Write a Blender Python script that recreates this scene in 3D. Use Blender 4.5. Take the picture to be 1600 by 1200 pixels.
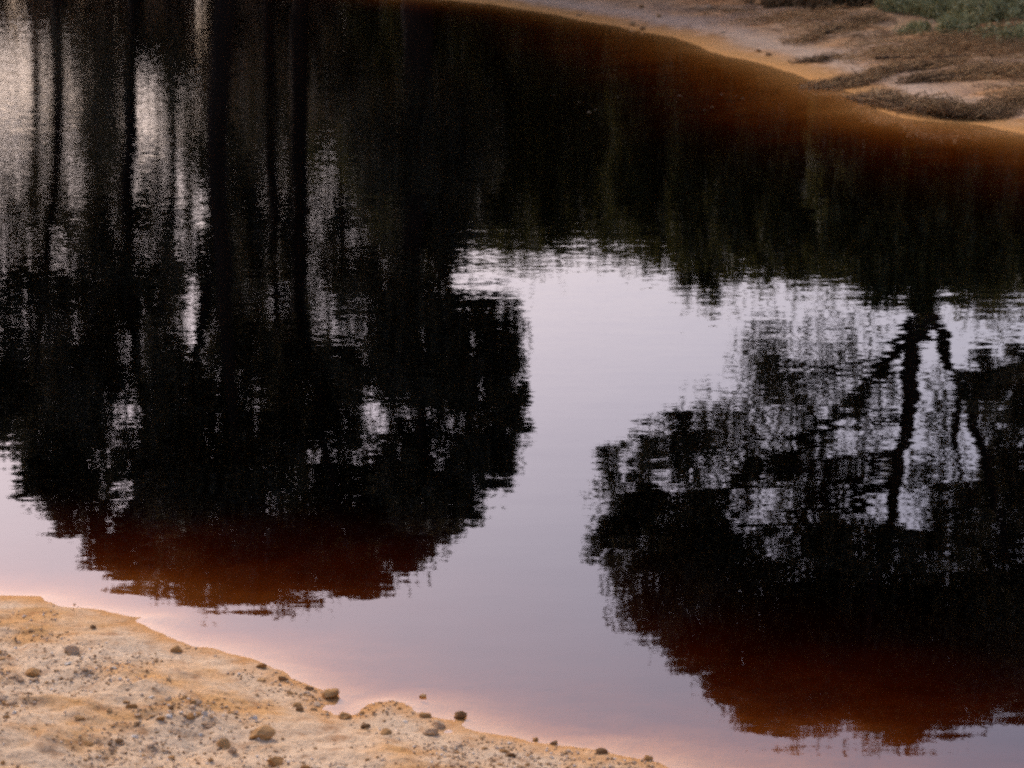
import bpy, math, random
import numpy as np
from mathutils import Vector, Matrix

SEED = 7
random.seed(SEED)
rng = np.random.default_rng(SEED)
for o in list(bpy.data.objects):
    bpy.data.objects.remove(o, do_unlink=True)
scene = bpy.context.scene
col = scene.collection

# ------------------------------------------------------------------ camera
H = 3.6                                   # eye height above the water, m
HFOV = math.radians(22.0)
FPX = 800.0 / math.tan(HFOV / 2)          # focal length in photograph pixels (1600 wide)
PITCH = math.atan(900.0 / FPX)
cam_d = bpy.data.cameras.new('camera')
cam = bpy.data.objects.new('camera', cam_d)
col.objects.link(cam)
cam.location = (0, 0, H)
cam.rotation_euler = (math.pi / 2 - PITCH, 0, 0)
cam_d.sensor_width = 36
cam_d.angle = HFOV
cam_d.clip_start = 0.1
cam_d.clip_end = 6000
cam_d.dof.use_dof = True
cam_d.dof.focus_distance = 14.0
cam_d.dof.aperture_fstop = 4.2
scene.camera = cam

# ------------------------------------------------------------------ sky, sun, exposure
SUN_EL = math.radians(38)
SUN_AZ = math.radians(-25)                # from +Y towards +X: the hazy sun stands beyond the pond, a little to the left
world = bpy.data.worlds.new('World')
scene.world = world
world.use_nodes = True
wn, wl = world.node_tree.nodes, world.node_tree.links
sky = wn.new('ShaderNodeTexSky')
sky.sky_type = 'NISHITA'
sky.sun_disc = False
sky.sun_elevation = SUN_EL
sky.sun_rotation = SUN_AZ
sky.altitude = 50
sky.air_density = 1.25
sky.dust_density = 3.0
sky.ozone_density = 3.0
bg = wn['Background']
bg.inputs['Strength'].default_value = 0.13
tint = wn.new('ShaderNodeMix')                # the film's faintly rosy balance of a hazy sky
tint.data_type = 'RGBA'
tint.blend_type = 'MULTIPLY'
tint.inputs[0].default_value = 1.0
tint.inputs[7].default_value = (1.08, 0.90, 0.965, 1)
wl.new(sky.outputs[0], tint.inputs[6])
wl.new(tint.outputs[2], bg.inputs['Color'])

sun_d = bpy.data.lights.new('sun', 'SUN')
sun_d.energy = 1.2
sun_d.angle = math.radians(12)
sun_d.color = (1.0, 0.93, 0.84)
sun = bpy.data.objects.new('sun', sun_d)
col.objects.link(sun)
sd = Vector((math.sin(SUN_AZ) * math.cos(SUN_EL), math.cos(SUN_AZ) * math.cos(SUN_EL), math.sin(SUN_EL)))
sun.rotation_euler = (-sd).to_track_quat('-Z', 'Y').to_euler()

scene.view_settings.view_transform = 'Standard'
scene.view_settings.look = 'None'
scene.view_settings.gamma = 1.0
scene.view_settings.exposure = 0.6
scene.render.engine = 'CYCLES'
scene.cycles.max_bounces = 4
scene.cycles.diffuse_bounces = 2
scene.cycles.glossy_bounces = 2
scene.cycles.volume_bounces = 0
scene.cycles.transparent_max_bounces = 6
scene.cycles.use_adaptive_sampling = True
scene.cycles.adaptive_threshold = 0.015
scene.cycles.use_denoising = False
scene.cycles.sample_clamp_indirect = 1.0
scene.cycles.sample_clamp_direct = 3.0
scene.cycles.caustics_reflective = False
scene.cycles.pixel_filter_type = 'BLACKMAN_HARRIS'
scene.cycles.filter_width = 2.3

# ------------------------------------------------------------------ survey helpers
CP, SP = math.cos(PITCH), math.sin(PITCH)
def ray(px, py):
    """direction of the sight line through a photograph pixel"""
    u, v = (px - 800) / FPX, (600 - py) / FPX
    return np.array([u, CP + v * SP, -SP + v * CP])
def on_level(px, py, z=0.0):
    d = ray(px, py)
    t = (z - H) / d[2]
    return np.array([d[0] * t, d[1] * t, z])
def mirrored(px, py, Y):
    """real point standing at distance Y whose mirror image in the calm water lies on this sight line"""
    d = ray(px, py)
    t = Y / d[1]
    return np.array([d[0] * t, Y, -(H + d[2] * t)])
def mpx(Y):
    return Y / FPX                         # metres per photograph pixel at distance Y

# ------------------------------------------------------------------ node helpers
def mat(name):
    m = bpy.data.materials.new(name)
    m.use_nodes = True
    nt = m.node_tree
    return m, nt, nt.nodes['Principled BSDF'], nt.nodes['Material Output']
def node(nt, kind, **kw):
    n = nt.nodes.new(kind)
    for k, v in kw.items():
        if k in n.inputs.keys() if isinstance(k, str) else False:
            n.inputs[k].default_value = v
        else:
            setattr(n, k, v)
    return n
def noise(nt, vec, scale, detail=4, rough=0.55):
    n = nt.nodes.new('ShaderNodeTexNoise')
    n.inputs['Scale'].default_value = scale
    n.inputs['Detail'].default_value = detail
    n.inputs['Roughness'].default_value = rough
    if vec is not None:
        nt.links.new(vec, n.inputs['Vector'])
    return n
def ramp(nt, fac, stops):
    r = nt.nodes.new('ShaderNodeValToRGB')
    el = r.color_ramp.elements
    while len(el) < len(stops):
        el.new(0.5)
    for e, (p, c) in zip(el, stops):
        e.position = p
        e.color = (*c, 1) if len(c) == 3 else c
    nt.links.new(fac, r.inputs[0])
    return r
def mixc(nt, fac, a, b, mode='MIX'):
    m = nt.nodes.new('ShaderNodeMix')
    m.data_type = 'RGBA'
    m.blend_type = mode
    for s, v in ((m.inputs[0], fac), (m.inputs[6], a), (m.inputs[7], b)):
        if hasattr(v, 'is_linked'):
            nt.links.new(v, s)
        else:
            s.default_value = v if not isinstance(v, tuple) else (*v, 1)
    return m.outputs[2]
def math_n(nt, op, a, b=0.0, clamp=False):
    m = nt.nodes.new('ShaderNodeMath')
    m.operation = op
    m.use_clamp = clamp
    for s, v in ((m.inputs[0], a), (m.inputs[1], b)):
        if hasattr(v, 'is_linked'):
            nt.links.new(v, s)
        else:
            s.default_value = v
    return m.outputs[0]
def mapr(nt, v, a, b, c=0.0, d=1.0):
    m = nt.nodes.new('ShaderNodeMapRange')
    nt.links.new(v, m.inputs[0])
    for i, x in enumerate((a, b, c, d)):
        m.inputs[i + 1].default_value = x
    return m.outputs[0]

# ------------------------------------------------------------------ materials
def make_ground_mat():
    m, nt, b, out = mat('sandy_earth')
    L = nt.links
    pos = nt.nodes.new('ShaderNodeNewGeometry').outputs['Position']
    sh = nt.nodes.new('ShaderNodeAttribute'); sh.attribute_name = 'shore'
    shore = sh.outputs['Fac']
    fa = nt.nodes.new('ShaderNodeAttribute'); fa.attribute_name = 'far'
    far = fa.outputs['Fac']
    # near bank
    n1 = noise(nt, pos, 1.7, 5, 0.6)
    n2 = noise(nt, pos, 9.0, 6, 0.65)
    n3 = noise(nt, pos, 45.0, 4, 0.6)
    base = ramp(nt, n1.outputs[0], [(0.36, (0.585, 0.445, 0.285)), (0.50, (0.60, 0.43, 0.255)), (0.62, (0.56, 0.31, 0.11))]).outputs[0]
    var = ramp(nt, n2.outputs[0], [(0.32, (0.55, 0.38, 0.24)), (0.46, (0.97, 0.95, 0.92)), (0.68, (1.2, 1.19, 1.17))]).outputs[0]
    near = mixc(nt, 0.75, base, var, 'MULTIPLY')
    grain = ramp(nt, n3.outputs[0], [(0.30, (0.66, 0.54, 0.42)), (0.46, (1, 1, 1)), (0.72, (1.2, 1.2, 1.2))]).outputs[0]
    near = mixc(nt, 0.7, near, grain, 'MULTIPLY')
    # far bank: browner, its colour also darkened for tree shade, with an ochre strip and a pale salt crust along the water
    f1 = noise(nt, pos, 0.55, 5, 0.6)
    f2 = noise(nt, pos, 4.2, 6, 0.7)
    fbase = ramp(nt, f1.outputs[0], [(0.38, (0.36, 0.235, 0.14)), (0.50, (0.41, 0.25, 0.125)), (0.62, (0.44, 0.22, 0.08))]).outputs[0]
    fvar = ramp(nt, f2.outputs[0], [(0.38, (0.36, 0.25, 0.17)), (0.50, (0.92, 0.9, 0.86)), (0.66, (1.35, 1.28, 1.2))]).outputs[0]
    farc = mixc(nt, 0.85, fbase, fvar, 'MULTIPLY')
    wob = math_n(nt, 'MULTIPLY_ADD', f2.outputs[0], 1.0)
    nt.nodes[-1].inputs[2].default_value = -0.5
    sw = math_n(nt, 'ADD', shore, wob)
    ochre = mapr(nt, sw, 0.25, 0.75, 1.0, 0.0)
    farc = mixc(nt, math_n(nt, 'MULTIPLY', ochre, 0.85), farc, (0.44, 0.215, 0.055))
    up = mapr(nt, sw, 0.5, 0.9, 0.0, 1.0)
    dn = mapr(nt, sw, 1.0, 1.6, 1.0, 0.0)
    crust = math_n(nt, 'MULTIPLY', math_n(nt, 'MULTIPLY', up, dn), 0.75)
    farc = mixc(nt, crust, farc, (0.46, 0.335, 0.225))
    c = mixc(nt, far, near, farc)
    # damp orange sand at the water's edge and iron-stained bed
    wet = mapr(nt, math_n(nt, 'ADD', shore, math_n(nt, 'MULTIPLY', wob, 0.4)), 0.02, 0.2, 1.0, 0.0)
    wet = math_n(nt, 'MULTIPLY', wet, math_n(nt, 'SUBTRACT', 1.0, math_n(nt, 'MULTIPLY', far, 0.1)))
    c = mixc(nt, math_n(nt, 'MULTIPLY', wet, 0.8), c, (0.55, 0.255, 0.06))
    L.new(c, b.inputs['Base Color'])
    b.inputs['Roughness'].default_value = 0.9
    b.inputs['Specular IOR Level'].default_value = 0.15
    hh = math_n(nt, 'ADD', math_n(nt, 'MULTIPLY', n2.outputs[0], 0.6), math_n(nt, 'MULTIPLY', n3.outputs[0], 0.4))
    bp = nt.nodes.new('ShaderNodeBump')
    bp.inputs['Strength'].default_value = 0.8
    bp.inputs['Distance'].default_value = 0.03
    L.new(hh, bp.inputs['Height'])
    L.new(bp.outputs[0], b.inputs['Normal'])
    return m

WATER_DENSITY = 6.8
def make_water_mat():
    m, nt, b, out = mat('iron_red_water')
    L = nt.links
    nt.nodes.remove(b)
    pos = nt.nodes.new('ShaderNodeNewGeometry').outputs['Position']
    def mapped(sx, sy, rot=0.0, off=0.0):
        mp = nt.nodes.new('ShaderNodeMapping')
        mp.inputs['Scale'].default_value = (sx, sy, 1)
        mp.inputs['Rotation'].default_value = (0, 0, rot)
        mp.inputs['Location'].default_value = (off, off * 0.7, 0)
        L.new(pos, mp.inputs['Vector'])
        return mp.outputs[0]
    def slope(vec, scale, detail):
        n = noise(nt, vec, scale, detail, 0.5)
        v = nt.nodes.new('ShaderNodeVectorMath'); v.operation = 'SUBTRACT'
        L.new(n.outputs['Color'], v.inputs[0]); v.inputs[1].default_value = (0.5, 0.5, 0.5)
        return v.outputs[0]
    def scaled(v, s):
        k = nt.nodes.new('ShaderNodeVectorMath'); k.operation = 'SCALE'
        L.new(v, k.inputs[0])
        if hasattr(s, 'is_linked'):
            L.new(s, k.inputs['Scale'])
        else:
            k.inputs['Scale'].default_value = s
        return k.outputs[0]
    def add(a, c):
        k = nt.nodes.new('ShaderNodeVectorMath'); k.operation = 'ADD'
        L.new(a, k.inputs[0]); L.new(c, k.inputs[1])
        return k.outputs[0]
    fine = slope(mapped(2.6, 9.0, 0.12), 1.0, 3)          # wavelets a hand long
    mid = slope(mapped(0.55, 2.2, -0.1, 3.1), 1.0, 2)     # slow undulation
    # a light breeze roughens the far left of the pond
    sx = nt.nodes.new('ShaderNodeSeparateXYZ'); L.new(pos, sx.inputs[0])
    dist = mapr(nt, sx.outputs['Y'], 12, 40, 0.0, 1.0)
    patch = noise(nt, mapped(0.08, 0.05, 0.3), 1.0, 2)
    pm = mapr(nt, patch.outputs[0], 0.35, 0.65, 0.5, 1.3)
    amp = math_n(nt, 'MULTIPLY', math_n(nt, 'MULTIPLY_ADD', dist, 0.012), pm)
    amp_node = [n for n in nt.nodes if n.bl_idname == 'ShaderNodeMath' and n.operation == 'MULTIPLY_ADD'][-1]
    amp_node.inputs[2].default_value = 0.017
    micro = slope(mapped(14.0, 30.0, 0.05, 1.3), 1.0, 1)    # breeze-ruffled skin, strongest far out on the left
    side = mapr(nt, sx.outputs['X'], 3.0, -6.0, 0.25, 1.0)
    s = add(add(scaled(fine, amp), scaled(mid, 0.009)), scaled(micro, math_n(nt, 'MULTIPLY', math_n(nt, 'MULTIPLY', dist, side), 0.12)))
    sc = nt.nodes.new('ShaderNodeVectorMath'); sc.operation = 'MULTIPLY'
    L.new(s, sc.inputs[0]); sc.inputs[1].default_value = (0.6, 1.0, 0.0)
    up = nt.nodes.new('ShaderNodeVectorMath'); up.operation = 'ADD'
    L.new(sc.outputs[0], up.inputs[0]); up.inputs[1].default_value = (0, 0, 1)
    nm = nt.nodes.new('ShaderNodeVectorMath'); nm.operation = 'NORMALIZE'
    L.new(up.outputs[0], nm.inputs[0])
    # surface reflectance of water for either side (Schlick)
    ge = nt.nodes.new('ShaderNodeNewGeometry')
    dt = nt.nodes.new('ShaderNodeVectorMath'); dt.operation = 'DOT_PRODUCT'
    L.new(ge.outputs['Incoming'], dt.inputs[0]); L.new(nm.outputs[0], dt.inputs[1])
    cs = math_n(nt, 'ABSOLUTE', dt.outputs['Value'])
    p5 = math_n(nt, 'POWER', math_n(nt, 'SUBTRACT', 1.0, cs, True), 5.0)
    frs = math_n(nt, 'MULTIPLY_ADD', p5, 0.975)
    nt.nodes[-1].inputs[2].default_value = 0.025
    gl = nt.nodes.new('ShaderNodeBsdfGlossy'); gl.inputs['Roughness'].default_value = 0.015
    gl.inputs['Color'].default_value = (1, 1, 1, 1)
    L.new(nm.outputs[0], gl.inputs['Normal'])
    tr = nt.nodes.new('ShaderNodeBsdfTransparent')
    mx = nt.nodes.new('ShaderNodeMixShader')
    L.new(frs, mx.inputs[0]); L.new(tr.outputs[0], mx.inputs[1]); L.new(gl.outputs[0], mx.inputs[2])
    L.new(mx.outputs[0], out.inputs['Surface'])
    va = nt.nodes.new('ShaderNodeVolumeAbsorption')
    va.inputs['Color'].default_value = (0.57, 0.37, 0.06, 1)
    va.inputs['Density'].default_value = WATER_DENSITY
    L.new(va.outputs[0], out.inputs['Volume'])
    return m

def simple_mat(name, cols, scale=6.0, rough=0.9, trans=0.0):
    """colour ramp over object-space noise plus a random shift for each object"""
    m, nt, b, out = mat(name)
    tc = nt.nodes.new('ShaderNodeTexCoord').outputs['Object']
    n = noise(nt, tc, scale, 4, 0.6)
    oi = nt.nodes.new('ShaderNodeObjectInfo')
    f = math_n(nt, 'ADD', n.outputs[0], math_n(nt, 'MULTIPLY', math_n(nt, 'SUBTRACT', oi.outputs['Random'], 0.5), 0.35))
    k = len(cols)
    r = ramp(nt, f, [(0.3 + 0.4 * i / max(1, k - 1), c) for i, c in enumerate(cols)])
    nt.links.new(r.outputs[0], b.inputs['Base Color'])
    b.inputs['Roughness'].default_value = rough
    b.inputs['Specular IOR Level'].default_value = 0.1
    bp = nt.nodes.new('ShaderNodeBump')
    bp.inputs['Strength'].default_value = 0.5
    bp.inputs['Distance'].default_value = 0.01
    nt.links.new(n.outputs[0], bp.inputs['Height'])
    nt.links.new(bp.outputs[0], b.inputs['Normal'])
    return m

def face_mat(name, cols, rough=0.8, through=0.0):
    """colour picked per leaf or twig from the 'tint' attribute"""
    m, nt, b, out = mat(name)
    at = nt.nodes.new('ShaderNodeAttribute'); at.attribute_name = 'tint'
    k = len(cols)
    r = ramp(nt, at.outputs['Fac'], [(i / max(1, k - 1), c) for i, c in enumerate(cols)])
    nt.links.new(r.outputs[0], b.inputs['Base Color'])
    b.inputs['Roughness'].default_value = 0.55 if through else rough
    b.inputs['Specular IOR Level'].default_value = 0.4 if through else 0.15
    if through:
        tl = nt.nodes.new('ShaderNodeBsdfTranslucent')
        nt.links.new(r.outputs[0], tl.inputs['Color'])
        mx = nt.nodes.new('ShaderNodeMixShader'); mx.inputs[0].default_value = through
        nt.links.new(b.outputs[0], mx.inputs[1]); nt.links.new(tl.outputs[0], mx.inputs[2])
        nt.links.new(mx.outputs[0], out.inputs['Surface'])
    return m

M = {
    'ground': make_ground_mat(),
    'water': make_water_mat(),
    'bark': simple_mat('bark', [(0.012, 0.008, 0.006), (0.03, 0.02, 0.014)], 3.0),
    'leaf': face_mat('tree_leaves', [(0.05, 0.045, 0.022), (0.08, 0.07, 0.035), (0.115, 0.095, 0.05)], 0.8, 0.35),
    'shrub': face_mat('shrub_leaves', [(0.06, 0.058, 0.015), (0.09, 0.085, 0.022), (0.12, 0.105, 0.03)], 0.8, 0.45),
    'green': face_mat('bank_shrub_leaves', [(0.16, 0.155, 0.05), (0.30, 0.28, 0.11), (0.45, 0.41, 0.20)]),
    'dryleaf': face_mat('dry_shrub_leaves', [(0.16, 0.11, 0.065), (0.25, 0.175, 0.10), (0.34, 0.25, 0.15)], 0.8, 0.6),
    'dry': face_mat('dry_brush', [(0.18, 0.095, 0.036), (0.36, 0.205, 0.08), (0.52, 0.32, 0.14)]),
    'dark': face_mat('dark_brush', [(0.055, 0.03, 0.014), (0.15, 0.088, 0.038), (0.34, 0.21, 0.095)]),
    'straw': face_mat('straw', [(0.16, 0.09, 0.036), (0.30, 0.18, 0.075), (0.46, 0.30, 0.14)]),
    'clod': simple_mat('brown_clod', [(0.32, 0.16, 0.05), (0.47, 0.26, 0.095), (0.56, 0.35, 0.16)], 25.0),
    'darkclod': simple_mat('dark_clod', [(0.16, 0.085, 0.036), (0.26, 0.145, 0.06), (0.36, 0.21, 0.095)], 25.0),
    'pale': simple_mat('pale_stone', [(0.58, 0.50, 0.37), (0.74, 0.67, 0.53), (0.82, 0.78, 0.68)], 25.0),
    'grey': simple_mat('grey_stone', [(0.42, 0.27, 0.15), (0.54, 0.37, 0.21), (0.60, 0.43, 0.27)], 25.0),
    'gravel': face_mat('gravel_bits', [(0.32, 0.175, 0.075), (0.50, 0.30, 0.125), (0.58, 0.41, 0.24), (0.62, 0.475, 0.32), (0.80, 0.72, 0.58)]),
    'litter': face_mat('floating_leaf', [(0.05, 0.035, 0.018), (0.10, 0.07, 0.035)]),
}

# ------------------------------------------------------------------ object helpers
def mesh_np(name, V, F, material, tint=None, smooth=False):
    """V (n,3), F list of arrays or an (m,k) array"""
    me = bpy.data.meshes.new(name)
    V = np.asarray(V, np.float32)
    F = np.asarray(F, np.int32)
    m, k = F.shape
    me.vertices.add(len(V)); me.vertices.foreach_set('co', V.ravel())
    me.loops.add(m * k); me.loops.foreach_set('vertex_index', F.ravel())
    me.polygons.add(m)
    me.polygons.foreach_set('loop_start', np.arange(0, m * k, k, dtype=np.int32))
    try:
        me.polygons.foreach_set('loop_total', np.full(m, k, np.int32))
    except Exception:
        pass
    me.update(calc_edges=True)
    if smooth:
        me.polygons.foreach_set('use_smooth', np.ones(m, bool))
    if tint is not None:
        a = me.attributes.new('tint', 'FLOAT', 'POINT')
        a.data.foreach_set('value', np.asarray(tint, np.float32))
    me.materials.append(material)
    return me
def obj(name, me, parent=None, loc=None):
    o = bpy.data.objects.new(name, me)
    col.objects.link(o)
    if parent:
        o.parent = parent
    if loc is not None:
        o.location = loc
    return o
def tag(o, label=None, cat=None, group=None, kind=None):
    for k, v in (('label', label), ('category', cat), ('group', group), ('kind', kind)):
        if v:
            o[k] = v
    return o
def empty(name, loc):
    o = bpy.data.objects.new(name, None)
    col.objects.link(o)
    o.location = loc
    o.empty_display_size = 0.2
    return o

# ------------------------------------------------------------------ shoreline, taken from the photograph and levelled on the water
near_px = [(-700, 860), (-300, 900), (-120, 918), (0, 930), (60, 931), (130, 944), (190, 958), (232, 963), (222, 972), (255, 985), (292, 999),
           (330, 1010), (395, 1034), (425, 1045), (480, 1066), (512, 1080), (518, 1092), (500, 1108), (520, 1118), (548, 1116),
           (568, 1100), (610, 1092), (640, 1096), (652, 1110), (672, 1116), (722, 1128), (765, 1144), (830, 1158), (880, 1164),
           (950, 1171), (1010, 1185), (1060, 1201), (1250, 1250), (1500, 1310), (1900, 1370), (2600, 1420)]
far_px = [(2600, 330), (2000, 262), (1750, 228), (1600, 207), (1520, 196), (1440, 186), (1370, 172), (1330, 150), (1290, 134), (1240, 116), (1180, 98),
          (1100, 76), (1040, 58), (980, 45), (900, 28), (820, 14), (760, 6), (690, -1), (600, -13), (480, -24)]
NEAR = np.array([on_level(*p)[:2] for p in near_px])
FAR = np.array([on_level(*p)[:2] for p in far_px])
tail = np.array([[-8.5, 63.0], [-16, 67], [-28, 66], [-40, 58], [-46, 44], [-42, 28], [-30, 19], [-18, 16.0]])
right = np.array([[20, 9.0], [24, 13.0], [24, 18.5]])
POLY = np.vstack([NEAR, right, FAR, tail])

# value noise on a lattice, for terrain relief
_lat = rng.random((256, 256))
def vnoise(x, y):
    xi, yi = np.floor(x).astype(int), np.floor(y).astype(int)
    fx, fy = x - xi, y - yi
    fx, fy = fx * fx * (3 - 2 * fx), fy * fy * (3 - 2 * fy)
    g = lambda a, b: _lat[a & 255, b & 255]
    return (g(xi, yi) * (1 - fx) + g(xi + 1, yi) * fx) * (1 - fy) + (g(xi, yi + 1) * (1 - fx) + g(xi + 1, yi + 1) * fx) * fy - 0.5
def fbm(x, y, o=4):
    s, a = 0, 1.0
    for k in range(o):
        s = s + a * vnoise(x * 2 ** k + 17.3 * k, y * 2 ** k + 5.1 * k)
        a *= 0.5
    return s
def wobble(P):
    f = np.clip((P[:, 1] - 18) / 6.0, 0, 1)
    return (0.05 * fbm(P[:, 0] * 5, P[:, 1] * 5, 3)) * (1 - f) + 0.22 * fbm(P[:, 0] * 0.9, P[:, 1] * 0.45, 3) * f
def sdf(P):
    """distance to the waterline, positive on land"""
    d2 = np.full(len(P), 1e18)
    inside = np.zeros(len(P), bool)
    n = len(POLY)
    for i in range(n):
        a, b = POLY[i], POLY[(i + 1) % n]
        ab = b - a
        t = np.clip(((P - a) @ ab) / (ab @ ab), 0, 1)
        q = P - a - t[:, None] * ab
        d2 = np.minimum(d2, (q * q).sum(1))
        cond = (a[1] > P[:, 1]) != (b[1] > P[:, 1])
        with np.errstate(divide='ignore', invalid='ignore'):
            xi = a[0] + (P[:, 1] - a[1]) * ab[0] / (ab[1] if ab[1] != 0 else 1e-9)
        inside ^= cond & (P[:, 0] < xi)
    d = np.sqrt(d2)
    return np.where(inside, -d, d) + wobble(P)

def far_mask(P):
    return np.clip((P[:, 1] - 18) / 6.0, 0, 1)
def terrain(P, d=None):
    x, y = P[:, 0], P[:, 1]
    if d is None:
        d = sdf(P)
    f = far_mask(P)
    up = np.maximum(d, 0)
    zn = 0.085 * up + 0.014 * np.minimum(up, 12) ** 2
    zf = 0.07 * np.minimum(up, 12) + 0.02 * np.clip(up - 12, 0, 300)
    land = zn * (1 - f) + zf * f
    dn = np.maximum(-d, 0)
    bn = 0.11 * (1 - np.exp(-dn / 0.65)) + 0.035 * dn + 0.018 * np.minimum(dn, 6) ** 2
    bf = 0.045 * (1 - np.exp(-dn / 1.3)) + 0.006 * dn + 0.012 * np.minimum(dn, 14) ** 2
    bed = -np.minimum(bn * (1 - f) + bf * f, 2.2)
    z = np.where(d > 0, land, bed)
    edge = np.clip(np.abs(d) / (0.6 * (1 - f) + 2.0 * f), 0.06, 1)
    nearr = 0.06 * fbm(x * 2.1, y * 2.1, 3) + 0.036 * (0.35 - np.abs(fbm(x * 6.5, y * 6.5, 3))) + 0.016 * fbm(x * 21, y * 21, 2)
    farr = 0.22 * fbm(x * 0.5, y * 0.5, 3) * np.clip(up / 3, 0, 1) + 0.06 * fbm(x * 2.4, y * 2.4, 4)
    rel = (nearr * (1 - f) + farr * f) * edge
    silt = (0.05 * fbm(x * 0.9, y * 0.55, 3) * (1 - f) + 0.03 * fbm(x * 0.3, y * 0.2, 3) * f) * np.clip(dn / (0.5 + 2 * f), 0, 1)
    return z + np.where(d > 0, rel, np.minimum(rel * 0.4 + silt, -z * 0.7))
def ground_z(x, y):
    return float(terrain(np.array([[x, y]]))[0])

# ------------------------------------------------------------------ ground: one sheet from the camera's feet to the horizon
def axis(dense, lo, hi):
    """dense = [(a, b, step), ...] in order, then growing steps out to lo and hi"""
    v = []
    for a, b, s in dense:
        v += list(np.arange(a, b, s))
    v.append(dense[-1][1])
    s = dense[-1][2]; x = v[-1]; hi_l = []
    while x < hi:
        s *= 1.3; x += s; hi_l.append(x)
    s = dense[0][2]; x = v[0]; lo_l = []
    while x > lo:
        s *= 1.3; x -= s; lo_l.append(x)
    return np.array(lo_l[::-1] + v + hi_l)
gx = axis([(-12, -3.0, 0.25), (-3.0, 1.6, 0.02), (1.6, 12.0, 0.07)], -2500, 2500)
gy = axis([(7.6, 11.6, 0.02), (11.6, 27.0, 0.22), (27.0, 50.0, 0.10), (50.0, 72.0, 0.4)], -600, 4000)
X, Y = np.meshgrid(gx, gy)
P = np.stack([X.ravel(), Y.ravel()], 1)
D = sdf(P)
Z = terrain(P, D)
nx, ny = len(gx), len(gy)
idx = np.arange(nx * ny).reshape(ny, nx)
F = np.stack([idx[:-1, :-1], idx[:-1, 1:], idx[1:, 1:], idx[1:, :-1]], -1).reshape(-1, 4)
gme = mesh_np('ground', np.column_stack([P, Z]), F, M['ground'], smooth=True)
a = gme.attributes.new('shore', 'FLOAT', 'POINT'); a.data.foreach_set('value', D.astype(np.float32))
a = gme.attributes.new('far', 'FLOAT', 'POINT'); a.data.foreach_set('value', far_mask(P).astype(np.float32))
ground = tag(obj('ground', gme), 'sandy banks and bed of the pond', None, None, 'structure')

# ------------------------------------------------------------------ water: a closed body whose rim is buried in the banks
c = POLY.mean(0)
def grow(p, k):
    n = len(p)
    out = []
    for i in range(n):
        t = p[(i + 1) % n] - p[i - 1]
        t = t / np.linalg.norm(t)
        out.append(p[i] + np.array([t[1], -t[0]]) * k)
    return np.array(out)
wx0, wx1 = POLY[:, 0].min() - 4, POLY[:, 0].max() + 4
wy0, wy1 = POLY[:, 1].min() - 1.2, POLY[:, 1].max() + 4
V = [(x, y, z) for z in (-4.0, 0.0) for x, y in ((wx0, wy0), (wx1, wy0), (wx1, wy1), (wx0, wy1))]
F = [(3, 2, 1, 0), (4, 5, 6, 7), (0, 1, 5, 4), (1, 2, 6, 5), (2, 3, 7, 6), (3, 0, 4, 7)]
water = tag(obj('water', mesh_np('water', V, F, M['water'])), 'dark red pond water mirroring trees and sky', None, None, 'structure')

# ------------------------------------------------------------------ plants: tubes, leaves, trees
def tube(path, radii, sides=8, wob=0.0):
    path = np.asarray(path, float); n = len(path)
    V, F = [], []
    for i in range(n):
        t = path[min(i + 1, n - 1)] - path[max(i - 1, 0)]
        t /= np.linalg.norm(t) + 1e-9
        s = np.cross(t, [0.13, 0.97, 0.2]); s /= np.linalg.norm(s) + 1e-9
        u = np.cross(s, t)
        for k in range(sides):
            an = 2 * math.pi * k / sides
            r = radii[i] * (1 + wob * (random.random() - 0.5))
            V.append(path[i] + r * (math.cos(an) * s + math.sin(an) * u))
    for i in range(n - 1):
        for k in range(sides):
            a0 = i * sides + k; a1 = i * sides + (k + 1) % sides
            F.append((a0, a1, a1 + sides, a0 + sides))
    V.append(path[-1]); tip = len(V) - 1
    for k in range(sides):
        F.append(((n - 1) * sides + k, (n - 1) * sides + (k + 1) % sides, tip, tip))
    F = [f if f[2] != f[3] else f for f in F]
    return V, F
def tube_mesh(name, path, radii, material, sides=8, wob=0.15):
    V, F = tube(path, radii, sides, wob)
    q = [f for f in F if f[2] != f[3]]
    return mesh_np(name, V, q, material, smooth=True)

def leaves(points, length, width, up=0.0):
    """diamond leaves at the given points; returns V, F, tint"""
    n = len(points)
    d = rng.normal(size=(n, 3)); d[:, 2] -= up
    d /= np.linalg.norm(d, axis=1)[:, None]
    e = rng.normal(size=(n, 3)); e -= (e * d).sum(1)[:, None] * d
    e /= np.linalg.norm(e, axis=1)[:, None]
    L = length * rng.uniform(0.6, 1.4, n)[:, None]
    W = width * rng.uniform(0.6, 1.4, n)[:, None]
    nrm = np.cross(d, e)
    p = points
    V = np.stack([p - d * L * 0.5, p + e * W * 0.5 + nrm * W * 0.15, p + d * L * 0.5, p - e * W * 0.5 + nrm * W * 0.15], 1).reshape(-1, 3)
    F = np.arange(4 * n).reshape(-1, 4)
    return V, F, np.repeat(rng.random(n), 4)
def blob_points(c, r, n, clump=0.36, k=None):
    """leaf positions in an ellipsoid, gathered in clumps so that the outline is uneven"""
    k = k or max(8, int(n / 90))
    u = rng.normal(size=(k, 3)); u /= np.linalg.norm(u, axis=1)[:, None]
    cc = u * (rng.random(k) ** 0.42)[:, None] * 0.88
    w = rng.random(k) + 0.3
    pick = rng.choice(k, n, p=w / w.sum())
    p = cc[pick] + rng.normal(size=(n, 3)) * clump * 0.5
    return np.asarray(c) + p * np.asarray(r)

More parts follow.
